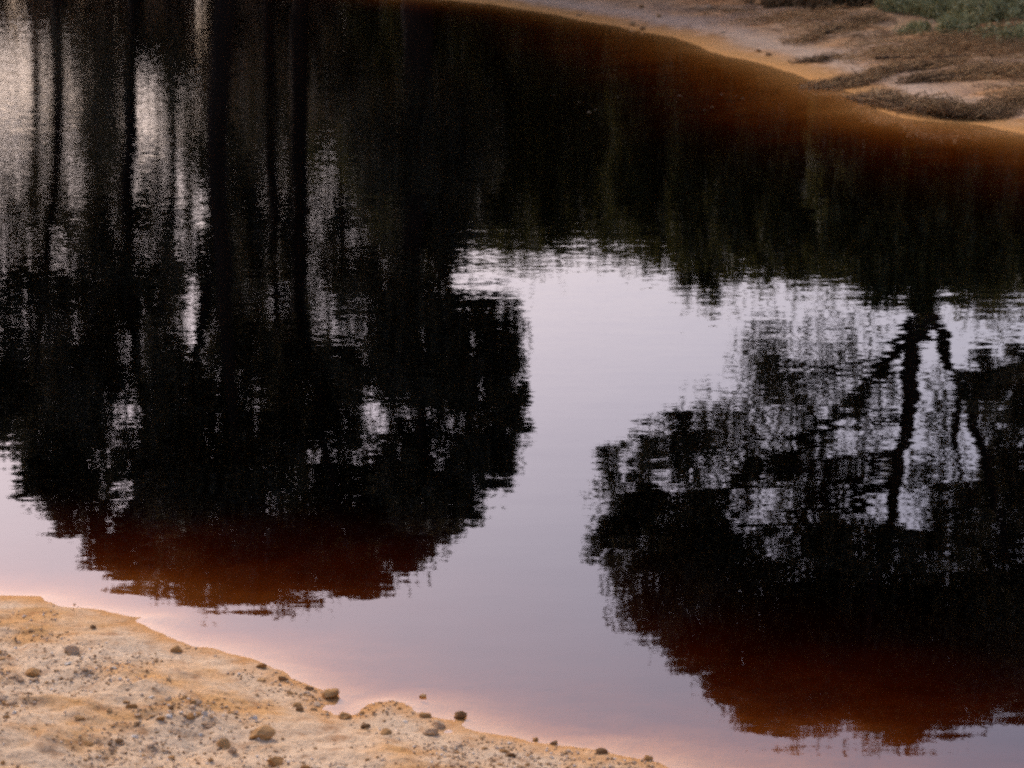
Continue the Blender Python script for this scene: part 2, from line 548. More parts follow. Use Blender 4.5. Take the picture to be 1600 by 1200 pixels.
def make_tree(name, label, Yd, trunks, blobs, leaf=0.2, extra_limbs=(), group=None, density=1.0, mat_leaf='leaf'):
    """trunks: list of [(px, py, width px), ...] seen in the mirror image, foot first; blobs: (px, py, rx, ry, cover, [dy])"""
    foot = mirrored(trunks[0][0][0], trunks[0][0][1], Yd)
    fz = ground_z(foot[0], Yd)
    root = empty(name, (foot[0], Yd, fz - 0.05))
    base = np.array([foot[0], Yd, fz - 0.05])
    k = mpx(Yd)
    ends = []
    for ti, tr in enumerate(trunks):
        pts = [mirrored(x, y, Yd + 0.12 * i * (1 if ti % 2 else -1)) for i, (x, y, w) in enumerate(tr)]
        rad = [w * k * 0.5 for x, y, w in tr]
        if ti == 0:
            pts = [np.array([pts[0][0], Yd, fz - 0.05])] + pts
            rad = [rad[0] * 1.35] + rad
        # subdivide with a little sway
        pp, rr = [], []
        for i in range(len(pts) - 1):
            for s in range(4):
                t = s / 4
                w = 0.0 if (i == 0 and s == 0) else 0.35 * min(rad[i], 0.25)
                pp.append(pts[i] * (1 - t) + pts[i + 1] * t + rng.normal(size=3) * w * np.array([1, 1, 0.3]))
                rr.append(rad[i] * (1 - t) + rad[i + 1] * t)
        pp.append(pts[-1]); rr.append(rad[-1])
        obj('trunk' if ti == 0 else 'stem', tube_mesh('trunk', np.array(pp) - base, rr, M['bark'], 9, 0.2), root)
        ends += [(p, r) for p, r in zip(pp[4:], rr[4:])]
    Vs, Fs, Ts, off = [], [], [], 0
    for b in blobs:
        x, y, rx, ry, cover = b[:5]
        Yb = Yd + (b[5] if len(b) > 5 else rng.uniform(-1.2, 1.2))
        kb = mpx(Yb)
        cpt = mirrored(x, y, Yb)
        r = np.array([rx * kb, min(rx, ry) * kb * 0.9, ry * kb])
        n = int(cover * density * 4.9 * math.pi * r[0] * r[2] / (leaf * leaf * 0.42 * 0.5))
        n = max(60, min(n, 40000))
        p = blob_points(cpt, r, n, 0.30) if cover > 0.7 else blob_points(cpt, r * 1.1, n, 0.62, max(30, n // 40))
        V, F, T = leaves(p, leaf, leaf * 0.42, 0.5)
        Vs.append(V - base); Fs.append(F + off); Ts.append(T); off += len(V)
        # a limb from the nearest lower point of the trunks into this clump
        best = min(ends, key=lambda e: np.linalg.norm(e[0] - cpt) + (4 if e[0][2] > cpt[2] + 0.3 else 0))
        a0, r0 = best
        L = np.linalg.norm(cpt - a0)
        if L > 0.5 and cover > 0.15:
            mid = a0 * 0.5 + cpt * 0.5 + np.array([0, 0, 0.12 * L]) + rng.normal(size=3) * 0.06 * L
            rb = min(r0 * 0.6, 0.02 + 0.022 * L)
            path = [a0, a0 * 0.6 + mid * 0.4 + rng.normal(size=3) * 0.03 * L, mid, mid * 0.5 + cpt * 0.5 + rng.normal(size=3) * 0.04 * L, cpt]
            obj('branch', tube_mesh('branch', np.array(path) - base, [rb, rb * 0.85, rb * 0.65, rb * 0.45, rb * 0.2], M['bark'], 6, 0.2), root)
    for path_px in extra_limbs:
        pts = [mirrored(x, y, Yd + dy) for x, y, w, dy in path_px]
        obj('branch', tube_mesh('branch', np.array(pts) - base, [w * k * 0.5 for x, y, w, dy in path_px], M['bark'], 6, 0.25), root)
    me = mesh_np('crown', np.vstack(Vs), np.vstack(Fs), M[mat_leaf], np.concatenate(Ts))
    obj('crown', me, root)
    tag(root, label, 'tree', group)
    return root

LEFT = 'trees on the far shore mirrored at left'
BACK = 'thin trees behind the left grove'
for i, px in enumerate((-60, 60, 150, 265, 360, 445, 540, 620)):
    q = [1.4, 0.8, 2.2, 1.1, 2.6, 1.8, 1.2, 2.6][i]
    w = lambda s: float(rng.uniform(-s, s))
    make_tree('thin_tree', 'thin tree mirrored faintly between the trunks of the left grove', 78 + 2.2 * (i % 3),
              [[(px, -80, 13), (px + w(8), 100, 12), (px + w(12), 300, 9), (px + w(16), 500, 5)]],
              [(px + w(25), 170, 60, 80, 0.5 * q), (px + w(25), 260, 60, 70, 0.45 * q), (px + w(25), 350, 60, 70, 0.8 * q), (px + w(20), 450, 60, 70, 1.2), (px + w(20), 550, 55, 70, 1.0)],
              group=BACK)
make_tree('tree', 'tree whose slim trunk is mirrored beside the pale gap at the far left edge', 64,
          [[(88, -60, 20), (92, 100, 17), (84, 280, 14), (70, 420, 14), (60, 560, 8)]],
          [(-120, 470, 150, 130, 1.0), (40, 470, 110, 90, 1.0), (-40, 620, 120, 110, 1.1), (60, 620, 90, 110, 1.1), (-200, 620, 120, 110, 1.0), (30, 340, 60, 60, 0.7), (90, 200, 40, 80, 0.5), (100, 330, 40, 60, 0.6),
           (-150, 330, 60, 90, 0.5)], group=LEFT)
make_tree('tree', 'tree with leaning trunk mirrored between two pale gaps at left', 61,
          [[(214, -60, 26), (208, 100, 23), (200, 260, 20), (196, 400, 20), (215, 560, 14), (235, 720, 8)]],
          [(150, 460, 80, 60, 1.1), (150, 580, 100, 100, 1.2), (110, 700, 100, 90, 1.3), (110, 780, 75, 65, 1.4), (250, 740, 100, 110, 1.2), (250, 850, 85, 75, 1.4), (175, 845, 65, 55, 1.4), (215, 895, 60, 38, 1.4), (258, 95, 60, 75, 1.2), (190, 415, 110, 40, 1.2), (300, 300, 30, 70, 0.8), (60, 740, 50, 50, 1.3),
           (225, 340, 40, 50, 0.9), (165, 230, 40, 60, 0.6), (150, 110, 60, 70, 0.6), (215, 480, 60, 60, 1.0)], group=LEFT)
make_tree('tree', 'tallest rounded tree mirrored at left, its crown nearest the sandy bank', 58,
          [[(345, -60, 36), (345, 100, 33), (340, 260, 30), (345, 420, 24), (360, 600, 20), (380, 800, 10)],
           [(345, 380, 24), (310, 520, 16), (300, 680, 8)]],
          [(330, 400, 70, 70, 0.9), (330, 640, 130, 90, 1.15), (360, 760, 150, 100, 1.25), (370, 860, 130, 80, 1.3), (320, 910, 95, 52, 1.4), (430, 922, 115, 48, 1.4), (540, 905, 80, 45, 1.3),
           (400, 560, 60, 60, 0.9), (270, 560, 40, 60, 0.7), (330, 230, 50, 90, 0.9), (345, 520, 60, 60, 1.0), (265, 640, 60, 70, 1.1), (300, 780, 90, 80, 1.3)], group=LEFT)
make_tree('tree', 'thin tree mirrored between narrow vertical pale slits left of the middle', 66,
          [[(420, -60, 20), (420, 120, 18), (424, 300, 16), (430, 450, 12), (440, 600, 8)]],
          [(420, 170, 50, 80, 0.6), (400, 420, 60, 50, 0.9), (420, 500, 60, 50, 0.9), (450, 620, 90, 80, 1.0)], group=LEFT)
make_tree('tree', 'dark straight tree mirrored just left of the broad pale gap', 60,
          [[(468, -60, 28), (468, 120, 26), (465, 300, 24), (470, 480, 22), (500, 640, 14), (520, 780, 8)]],
          [(460, 410, 40, 50, 1.0), (560, 420, 90, 50, 1.0), (520, 640, 100, 90, 1.15), (560, 760, 130, 90, 1.25), (540, 860, 120, 70, 1.3), (610, 830, 100, 75, 1.3),
           (440, 700, 70, 70, 1.2), (470, 835, 80, 60, 1.3), (535, 130, 60, 80, 1.2), (640, 850, 60, 50, 1.4), (690, 815, 45, 45, 1.3), (470, 560, 70, 70, 1.0)], group=LEFT)
make_tree('tree', 'spreading tree mirrored at the right side of the left grove', 57,
          [[(660, -60, 50), (655, 100, 46), (650, 260, 40), (645, 420, 30), (650, 560, 20), (660, 700, 10)],
           [(650, 330, 26), (700, 460, 18), (745, 580, 8)]],
          [(680, 380, 90, 70, 1.1), (640, 470, 100, 70, 0.85), (740, 520, 80, 75, 1.15), (770, 600, 72, 85, 1.25), (660, 620, 90, 80, 1.05), (740, 700, 72, 75, 1.25),
           (722, 780, 62, 60, 1.4), (650, 740, 90, 90, 1.4), (620, 230, 80, 120, 1.0), (700, 230, 90, 120, 1.2), (795, 560, 42, 60, 1.4), (800, 640, 38, 60, 1.4), (775, 710, 40, 55, 1.4), (765, 490, 50, 40, 1.3), (590, 560, 80, 80, 1.1), (690, 560, 80, 90, 1.2)], group=LEFT)
make_tree('tree', 'tall forked tree mirrored at right, its dark trunk crossing the pale sky', 49,
          [[(1442, 60, 50), (1442, 280, 46), (1440, 470, 42), (1430, 560, 30), (1414, 680, 23), (1392, 790, 19), (1370, 900, 14), (1350, 1020, 8)],
           [(1446, 480, 30), (1476, 550, 20), (1512, 640, 18), (1545, 730, 16), (1570, 860, 10)],
           [(1404, 740, 18), (1310, 800, 14), (1180, 830, 10), (1060, 840, 6)]],
          [(1000, 800, 90, 75, 1.15), (960, 860, 50, 60, 1.1), (1090, 820, 110, 90, 1.25), (1030, 920, 95, 85, 1.25), (1150, 940, 150, 130, 1.4), (1240, 1050, 140, 100, 1.4),
           (1340, 960, 150, 150, 1.5), (1360, 1080, 140, 88, 1.5), (1290, 840, 110, 70, 0.9), (1480, 1000, 130, 130, 1.5), (1500, 1080, 100, 60, 1.4), (1440, 850, 80, 60, 0.8),
           (985, 710, 55, 50, 0.9), (1070, 695, 65, 65, 0.95), (1150, 690, 75, 80, 0.68), (1190, 560, 40, 65, 0.55), (1240, 620, 65, 90, 0.55), (1310, 570, 80, 90, 0.3),
           (1250, 760, 100, 70, 0.6), (1375, 588, 28, 24, 1.1, 0.3), (1330, 633, 32, 26, 1.2, 0.4), (1280, 680, 36, 28, 1.2, 0.5), (1225, 725, 40, 32, 1.2, 0.4), (1170, 755, 40, 32, 1.2, 0.4), (1340, 750, 70, 50, 0.35), (1350, 670, 60, 60, 0.17), (1390, 620, 40, 60, 0.18), (1470, 640, 40, 70, 0.4), (1455, 740, 50, 60, 0.5), (1250, 1125, 90, 40, 1.4), (1400, 1130, 120, 42, 1.4), (1160, 1060, 70, 50, 1.3), (1085, 1010, 70, 55, 1.3), (1190, 1115, 60, 34, 1.3), (1500, 800, 60, 80, 0.9), (1530, 600, 60, 60, 0.9), (1165, 1100, 60, 28, 1.2)],
          leaf=0.15,
          extra_limbs=[[(1428, 505, 24, 0.1), (1370, 585, 20, 0.3), (1290, 668, 17, 0.5), (1220, 725, 13, 0.4), (1120, 780, 7, 0.3)],
                       [(1290, 670, 9, 0.5), (1230, 600, 7, 0.7), (1190, 530, 4, 0.9)],
                       [(1500, 620, 12, -0.3), (1490, 700, 10, -0.5), (1520, 780, 7, -0.7)]],
          group='trees on the far shore mirrored at right')
make_tree('tree', 'dense tree mirrored at the right edge of the picture', 52,
          [[(1700, 60, 60), (1690, 300, 54), (1680, 480, 46), (1670, 640, 36), (1660, 820, 22), (1660, 980, 10)],
           [(1680, 420, 30), (1620, 540, 20), (1570, 660, 10)]],
          [(1580, 640, 80, 80, 1.0), (1600, 760, 100, 100, 1.2), (1560, 900, 100, 120, 1.3), (1640, 1000, 130, 120, 1.4), (1760, 700, 130, 150, 1.2), (1780, 900, 150, 150, 1.2),
           (1600, 560, 60, 40, 0.8), (1590, 1080, 70, 50, 1.2), (1560, 480, 60, 40, 0.35)],
          leaf=0.15, group='trees on the far shore mirrored at right')

# ------------------------------------------------------------------ shrubs behind the far bank
def make_shrub(name, label, px, top, half, Yd, group=None, leaf=0.17, cover=3.2, material='shrub', cat='shrub', low=None):
    """px, top: where the mirror image of its top shows; half: half width in photograph pixels"""
    k = mpx(Yd)
    t = mirrored(px, top, Yd)
    gz = ground_z(t[0], Yd)
    h = t[2] - gz
    root = empty(name, (t[0], Yd, gz))
    w = half * k
    Vs, Fs, Ts, off = [], [], [], 0
    nb = 9
    for i in range(nb):
        fx = rng.uniform(-0.75, 0.75)
        fz = [0.2, 0.35, 0.5, 0.68, 0.72, 0.74, 0.7, 0.12, 0.14][i]
        fx = [fx, fx, fx, -0.7, -0.25, 0.25, 0.7, -0.6, 0.6][i] + rng.uniform(-0.1, 0.1)
        r = np.array([w * 0.55, w * 0.5, h * 0.26])
        cpt = np.array([fx * w * (1.1 - 0.25 * fz), rng.uniform(-0.5, 0.5) * w, h * fz])
        n = int(cover * 2.4 * math.pi * r[0] * r[2] / (leaf * leaf * 0.45 * 0.5))
        V, F, T = leaves(blob_points(cpt, r, max(80, min(n, 16000))), leaf, leaf * 0.45, 0.1)
        V[:, 2] = np.maximum(V[:, 2], 0.02)
        Vs.append(V); Fs.append(F + off); Ts.append(T); off += len(V)
        obj('stem', tube_mesh('stem', [(fx * 0.15 * w, 0, -0.05), cpt * np.array([0.5, 0.5, 0.45]) + rng.normal(size=3) * 0.05, cpt], [0.05, 0.035, 0.012], M['bark'], 5), root)
    obj('foliage', mesh_np('foliage', np.vstack(Vs), np.vstack(Fs), M[material], np.concatenate(Ts)), root)
    return tag(root, label, cat, group)

HG = 'dark shrubs lining the far bank'
hl = 'dark green shrub in the line behind the far bank, mirrored above the pale sky'
for px, top, half, Yd in [(640, 348, 90, 66), (735, 420, 100, 64), (815, 407, 100, 62), (900, 407, 100, 60), (985, 422, 95, 58), (1060, 430, 90, 56), (1095, 478, 60, 55),
                          (1140, 443, 90, 54), (1215, 448, 85, 52), (1285, 464, 85, 51), (1350, 478, 80, 46.5), (1415, 490, 80, 46.5), (1490, 483, 85, 46.5), (1560, 490, 85, 49.5), (1640, 483, 85, 49),
                          (600, 278, 100, 72), (690, 378, 100, 71), (775, 390, 100, 69), (860, 390, 100, 67), (945, 393, 100, 65), (1025, 403, 95, 63), (1100, 423, 95, 61), (1180, 428, 95, 59), (1255, 443, 95, 58),
                          (1325, 456, 95, 57), (1390, 468, 95, 56), (1460, 468, 95, 56), (1530, 468, 95, 55), (1610, 468, 95, 55), (1690, 468, 95, 55)]:
    make_shrub('shrub', hl, px, top, half, Yd, HG)
DG = 'low dry shrubs under the left trees'
for px, top, half, Yd in [(560, 200, 80, 69), (480, 165, 80, 69), (400, 150, 80, 70), (310, 160, 80, 70), (225, 130, 80, 71), (140, 120, 80, 71), (40, 80, 80, 72), (-70, 100, 80, 72)]:
    make_shrub('dry_shrub', 'low dry shrub mirrored among the trunks of the left grove', px, top, half, Yd, DG, cover=2.6, material='dryleaf')

# ------------------------------------------------------------------ the visible banks: finding the ground under a sight line
def ground_hit(px, py):
    d = ray(px, py)
    t0 = H / -d[2]
    ts = np.linspace(t0 * 0.55, t0 * 1.05, 900)
    Pxy = np.stack([d[0] * ts, d[1] * ts], 1)
    dz = H + d[2] * ts - np.maximum(terrain(Pxy), 0.0)
    k = int(np.argmax(dz <= 0)) if (dz <= 0).any() else len(ts) - 1
    t = ts[k]
    return np.array([d[0] * t, d[1] * t, H + d[2] * t])

def stone_mesh(name, material, sub=1, flat=0.7, seed=0):
    r = np.random.default_rng(seed)
    import bmesh
    bm = bmesh.new()
    bmesh.ops.create_icosphere(bm, subdivisions=sub, radius=0.5)
    cut = r.normal(size=(5, 3)); cut /= np.linalg.norm(cut, axis=1)[:, None]
    lev = r.uniform(0.22, 0.42, 5)
    st = r.uniform(0.75, 1.15, 3)
    for v in bm.verts:
        p = np.array(v.co)
        for n_, l_ in zip(cut, lev):
            e = p @ n_ - l_
            if e > 0:
                p = p - n_ * e * 0.85
        p = p * (1 + r.normal() * 0.11) * st
        p[2] *= flat
        v.co = p
    me = bpy.data.meshes.new(name)
    bm.to_mesh(me); bm.free()
    me.materials.append(material)
    return me
STONES = {k: [stone_mesh(k, M[k], 2, 0.72, 10 * i + len(k)) for i in range(6)] for k in ('clod', 'darkclod', 'pale', 'grey')}
def put_stone(name, px, py, size_px, kind, label, group=None, sink=0.33, cat='stone', asp=1.0):
    g = ground_hit(px, py)
    s = size_px * g[1] / FPX
    o = obj(name, random.choice(STONES[kind]))
    o.location = (g[0], g[1], g[2] + s * 0.36 * (1 - 2 * sink) * asp)
    o.rotation_euler = (random.uniform(-.3, .3), random.uniform(-.3, .3), random.uniform(0, 6.28))
    o.scale = (s * random.uniform(1.0, 1.25), s * random.uniform(0.75, 1.1), s * random.uniform(0.85, 1.1) * asp)
    return tag(o, label, cat, group)

NS = [
    ('clod', 514, 1088, 34, 'clod', 'largest brown clod on the tip of the sand spit beside the small inlet'),
    ('clod', 410, 1152, 46, 'clod', 'big rounded rusty brown clod in the middle of the near bank'),
    ('clod', 484, 1078, 19, 'darkclod', 'dark little clod just left of the large clod on the spit'),
    ('clod', 442, 1063, 15, 'darkclod', 'dark lump on the waterline, third clod left from the spit tip'),
    ('clod', 408, 1043, 20, 'clod', 'flat brown clod poking into the water left of the spit'),
    ('clod', 660, 1089, 13, 'clod', 'single small brown stone lying out in the shallow water'),
    ('clod', 718, 1121, 22, 'darkclod', 'dark clod on the waterline right of the sandy bulge'),
    ('clod', 664, 1120, 20, 'clod', 'brown clod at the right foot of the pale sandy bulge'),
    ('clod', 685, 1136, 28, 'grey', 'grey brown flat stone below the two clods by the sandy bulge'),
    ('clod', 672, 1146, 24, 'grey', 'flat mauve grey stone under the sandy bulge'),
    ('clod', 571, 1138, 17, 'darkclod', 'small dark clod just inland of the inlet'),
    ('clod', 603, 1147, 20, 'clod', 'brown clod inland of the sandy bulge'),
    ('clod', 540, 1122, 24, 'clod', 'long flat clod at the right lip of the inlet'),
    ('clod', 468, 1110, 18, 'darkclod', 'dark clod under the spit, left of the inlet'),
    ('clod', 206, 1106, 20, 'clod', 'rusty pointed clod left of the white stone'),
    ('clod', 170, 1112, 14, 'clod', 'small rusty clod next to the pointed one on the left bank'),
    ('clod', 145, 981, 12, 'darkclod', 'small dark clod high on the left bank near the water'),
    ('clod', 112, 1020, 30, 'grey', 'grey brown lump on the left bank'),
    ('clod', 50, 1054, 26, 'clod', 'rusty lump near the left edge of the picture'),
    ('clod', 276, 1018, 22, 'clod', 'brown clod at the waterline on the upper left bank'),
    ('stone', 320, 1118, 17, 'pale', 'brightest white stone on the near bank'),
    ('stone', 265, 1121, 12, 'pale', 'smaller white stone left of the brightest one'),
    ('stone', 398, 1123, 13, 'pale', 'pale stone above the big rounded clod'),
    ('stone', 22, 1115, 12, 'pale', 'pale stone near the left edge of the picture'),
    ('clod', 430, 1194, 34, 'clod', 'rusty clod at the bottom edge below the big rounded clod'),
    ('clod', 350, 1166, 28, 'clod', 'flat rusty clod left below the big rounded clod'),
    ('clod', 797, 1182, 22, 'darkclod', 'dark clod at the bottom edge right of the middle bank'),
    ('clod', 866, 1163, 18, 'darkclod', 'dark clod on the waterline, left of three at the right end'),
    ('clod', 836, 1157, 13, 'clod', 'small brown clod on the waterline right of the bulge'),
    ('clod', 940, 1177, 18, 'darkclod', 'dark clod on the waterline, middle of three at the right end'),
    ('clod', 1012, 1187, 17, 'clod', 'brown clod on the waterline, rightmost of three at the right end'),
]
for a_ in NS:
    put_stone(*a_)
GC = {'clod': ('clods scattered over the near bank', 'small rusty clod strewn over the near sandy bank', 'clod'),
      'darkclod': ('dark crumbs scattered over the near bank', 'small dark crumb of earth strewn over the near sandy bank', 'clod'),
      'grey': ('grey stones scattered over the near bank', 'small grey beige stone strewn over the near sandy bank', 'stone'),
      'pale': ('pale stones scattered over the near bank', 'small pale stone strewn over the near sandy bank', 'stone')}
def shore_py(px):
    xs = [p[0] for p in near_px]; ys = [p[1] for p in near_px]
    return float(np.interp(px, xs, ys))
cnt = 0
while cnt < 230:
    px = random.uniform(-20, 1060); py = random.uniform(930, 1225)
    if py < shore_py(px) + 8 + 14 * random.random():
        continue
    gq = ground_hit(px, py)
    if fbm(np.array([gq[0] * 2.3 + 40]), np.array([gq[1] * 2.3]), 3)[0] * 1.6 + 0.45 < random.random():
        continue
    kind = random.choices(['clod', 'darkclod', 'grey', 'pale'], [5.5, 1.2, 3.6, 0.9])[0]
    big = {'clod': 1.0, 'darkclod': 0.8, 'grey': 1.05, 'pale': 0.7}[kind]
    g_, l_, c_ = GC[kind]
    zone = ', left part' if px < 330 else ', middle part' if px < 650 else ', right end'
    put_stone('clod' if c_ == 'clod' else 'stone', px, py, random.choice([7, 8, 9, 10, 12, 15, 19]) * big, kind, l_ + zone, g_, 0.42, c_, random.uniform(0.6, 1.0))
    cnt += 1

# gravel too small to pick apart
def gravel():
    n = 14000
    octa = np.array([(1, 0, 0), (0, 1, 0), (-1, 0, 0), (0, -1, 0), (0, 0, 1), (0, 0, -1)], float)
    of = np.array([(0, 1, 4), (1, 2, 4), (2, 3, 4), (3, 0, 4), (1, 0, 5), (2, 1, 5), (3, 2, 5), (0, 3, 5)])
    P2 = np.stack([rng.uniform(-3.2, 1.6, n * 3), rng.uniform(7.7, 11.8, n * 3)], 1)
    d = sdf(P2)
    ok = (d > 0.015) & (d < 3.2) & (fbm(P2[:, 0] * 2.3 + 40, P2[:, 1] * 2.3, 3) * 1.6 + 0.45 > rng.random(len(d)))
    P2 = P2[ok][:n]; d = d[ok][:n]
    n = len(P2)
    z = terrain(P2, d)
    s = 0.003 + 0.0065 * rng.random(n) ** 2.2
    t = rng.choice([0.0, 0.28, 0.5, 0.75, 1.0], n, p=[0.07, 0.29, 0.34, 0.24, 0.06]) + rng.uniform(0, .05, n)
    an = rng.uniform(0, 6.28, n)
    v = octa[None] * rng.uniform(0.6, 1.3, (n, 6, 1)) * np.array([1.2, 1.0, 0.7])
    v = v * s[:, None, None]
    x = v[..., 0] * np.cos(an)[:, None] - v[..., 1] * np.sin(an)[:, None]
    y = v[..., 0] * np.sin(an)[:, None] + v[..., 1] * np.cos(an)[:, None]
    V = np.stack([x + P2[:, :1], y + P2[:, 1:], v[..., 2] + (z + s * 0.35)[:, None]], -1).reshape(-1, 3)
    F = (of[None] + 6 * np.arange(n)[:, None, None]).reshape(-1, 3)
    return mesh_np('gravel', V, F, M['gravel'], np.repeat(t, 6))
tag(obj('gravel', gravel()), 'fine gravel and crumbs covering the near sandy bank', 'gravel', None, 'stuff')

# ------------------------------------------------------------------ far bank: mats of dead brush, shrubs, stones
def twigs(cent, dirs, length, rad):
    """three-sided bent twigs; cent, dirs (n,3)"""
    n = len(cent)
    L = length * rng.uniform(0.5, 1.5, n)[:, None]
    d = dirs / np.linalg.norm(dirs, axis=1)[:, None]
    s = np.cross(d, np.array([0.1, 0.2, 1.0])); s /= np.linalg.norm(s, axis=1)[:, None] + 1e-9
    u = np.cross(s, d)
    bend = rng.normal(size=(n, 3)) * 0.12 * L
    rr = rad * rng.uniform(0.5, 1.5, n)[:, None]
    rings = []
    for f, w in ((-0.5, 1.0), (0.0, 0.8), (0.5, 0.25)):
        c0 = cent + d * L * f + bend * (1 - 4 * f * f)
        for a_ in (0, 2.1, 4.2):
            rings.append(c0 + rr * w * (math.cos(a_) * s + math.sin(a_) * u))
    V = np.stack(rings, 1).reshape(-1, 3)
    f0 = []
    for r_ in (0, 3):
        for k in range(3):
            f0.append((r_ + k, r_ + (k + 1) % 3, r_ + 3 + (k + 1) % 3, r_ + 3 + k))
    F = (np.array(f0)[None] + 9 * np.arange(n)[:, None, None]).reshape(-1, 4)
    return V, F, np.repeat(rng.random(n), 9)
def brush_mat(name, label, spine, tall_px, spread, n, layers, length=0.27, rad=0.0045, group=None, cat='dead brush', lift=0.0):
    """spine: photograph pixels on the bank; tall_px: height of the mat; layers: (part name, material, low, high, share)"""
    pts = np.array([ground_hit(*p) for p in spine])
    root = empty(name, pts[len(pts) // 2])
    base = pts[len(pts) // 2]
    tall = tall_px * mpx(base[1])
    for pn, mk, lo, hi, share in layers:
        m = int(n * share * 0.85)
        t = rng.random(m) * (len(pts) - 1)
        i = np.minimum(t.astype(int), len(pts) - 2); f = (t - i)[:, None]
        c0 = pts[i] * (1 - f) + pts[i + 1] * f
        dr = pts[i + 1] - pts[i]; dr /= np.linalg.norm(dr, axis=1)[:, None]
        c0 = c0 + rng.normal(size=(m, 3)) * np.array([spread, spread, 0])
        tt = t / (len(pts) - 1)
        prof = np.clip(np.sin(np.pi * np.clip(tt, 0.04, 0.96)) ** 0.6 * (0.7 + 1.1 * vnoise(tt * 11 + base[0], tt * 0 + 3)), 0.1, 1.25)
        gz = np.maximum(terrain(c0[:, :2]), 0.0)
        c0[:, 2] = gz + 0.01 + prof * tall * (lo + (hi - lo) * rng.random(m))
        dd = dr + rng.normal(size=(m, 3)) * np.array([0.7, 0.7, 0.22])
        V, F, T = twigs(c0, dd, length, rad)
        obj(pn, mesh_np(pn, V - base, F, M[mk], T), root)['kind'] = 'stuff'
    return tag(root, label, cat, group)

BG = 'mats of dead brush on the far bank'
brush_mat('brush_mat', 'thick dark mat of dead brush with straw top overhanging the far waterline', [(1352, 153), (1385, 164), (1430, 175), (1480, 183), (1530, 184), (1570, 179)], 26, 0.12, 2600,
          [('shaded_base', 'dark', 0.0, 0.75, 0.7), ('straw_top', 'straw', 0.55, 1.0, 0.3)], group=BG)  # dark twigs kept low: shade of the backlit underside put into their colour
brush_mat('brush_mat', 'long dark brush strip rising from the waterline up the far bank', [(1286, 138), (1325, 134), (1350, 126), (1400, 112), (1450, 104), (1500, 98)], 12, 0.14, 1900,
          [('shaded_base', 'dark', 0.0, 0.8, 0.65), ('dry_top', 'dry', 0.4, 1.0, 0.35)], group=BG)  # low layer coloured dark to carry the shaded underside
brush_mat('brush_mat', 'dark brush mat cut by the right edge, close to the water', [(1556, 168), (1590, 160), (1625, 156), (1670, 160)], 16, 0.12, 1200,
          [('shaded_base', 'dark', 0.0, 0.8, 0.6), ('dry_top', 'dry', 0.4, 1.0, 0.4)], group=BG)  # underside shade coloured into the low dark twigs
brush_mat('brush_mat', 'thin slanting dark brush streak below the dark shrub', [(1248, 70), (1275, 60), (1310, 48), (1345, 37), (1380, 28)], 9, 0.16, 900,
          [('dry_strands', 'dry', 0.0, 1.0, 0.6), ('dark_strands', 'dark', 0.0, 0.8, 0.4)], group=BG)
brush_mat('brush_mat', 'broad brown heap of dry brush below the green shrubs', [(1390, 92), (1430, 84), (1480, 76), (1530, 70), (1590, 76), (1640, 80)], 18, 0.4, 2600,
          [('dry_strands', 'dry', 0.0, 1.0, 0.7), ('straw_strands', 'straw', 0.2, 1.0, 0.3)], group=BG)
brush_mat('brush_mat', 'small dark brush tuft between the strip and the thick mat', [(1425, 128), (1445, 126), (1475, 125)], 9, 0.12, 500,
          [('dark_strands', 'dark', 0.0, 1.0, 1.0)], group=BG, length=0.25)
brush_mat('brush_mat', 'straggling brown brush strip at the right above the thick mat', [(1490, 122), (1530, 118), (1570, 113), (1640, 108)], 13, 0.25, 1400,
          [('dry_strands', 'dry', 0.0, 1.0, 0.6), ('dark_strands', 'dark', 0.0, 0.8, 0.4)], group=BG)
brush_mat('brush_mat', 'faint brown brush scatter under the dark shrub on the far bank', [(1180, 26), (1230, 30), (1290, 26), (1330, 22)], 7, 0.4, 800,
          [('dry_strands', 'dry', 0.0, 1.0, 1.0)], group=BG)
brush_mat('brush_mat', 'small brush wisp left of the long strip on the far bank', [(1250, 98), (1275, 96), (1300, 92)], 5, 0.08, 220,
          [('dark_strands', 'dark', 0.0, 1.0, 1.0)], group=BG, length=0.22)

def stick(label, pxs, w):
    pts = np.array([ground_hit(*p) for p in pxs]); pts[:, 2] += 0.03
    for q in pts: q[2] += 0.02
    b0 = pts[0].copy()
    o = obj('stick', tube_mesh('stick', pts - b0, np.linspace(w, w * 0.4, len(pts)), M['bark'], 6, 0.2)); o.location = b0
    return tag(o, label, 'stick', 'fallen sticks on the far bank')
stick('long thin stick lying flat above the dark brush strip', [(1368, 96), (1420, 95), (1470, 94), (1515, 92)], 0.022)
stick('bare stick slanting from the brush streak towards the shrub', [(1290, 56), (1325, 42), (1368, 30)], 0.022)

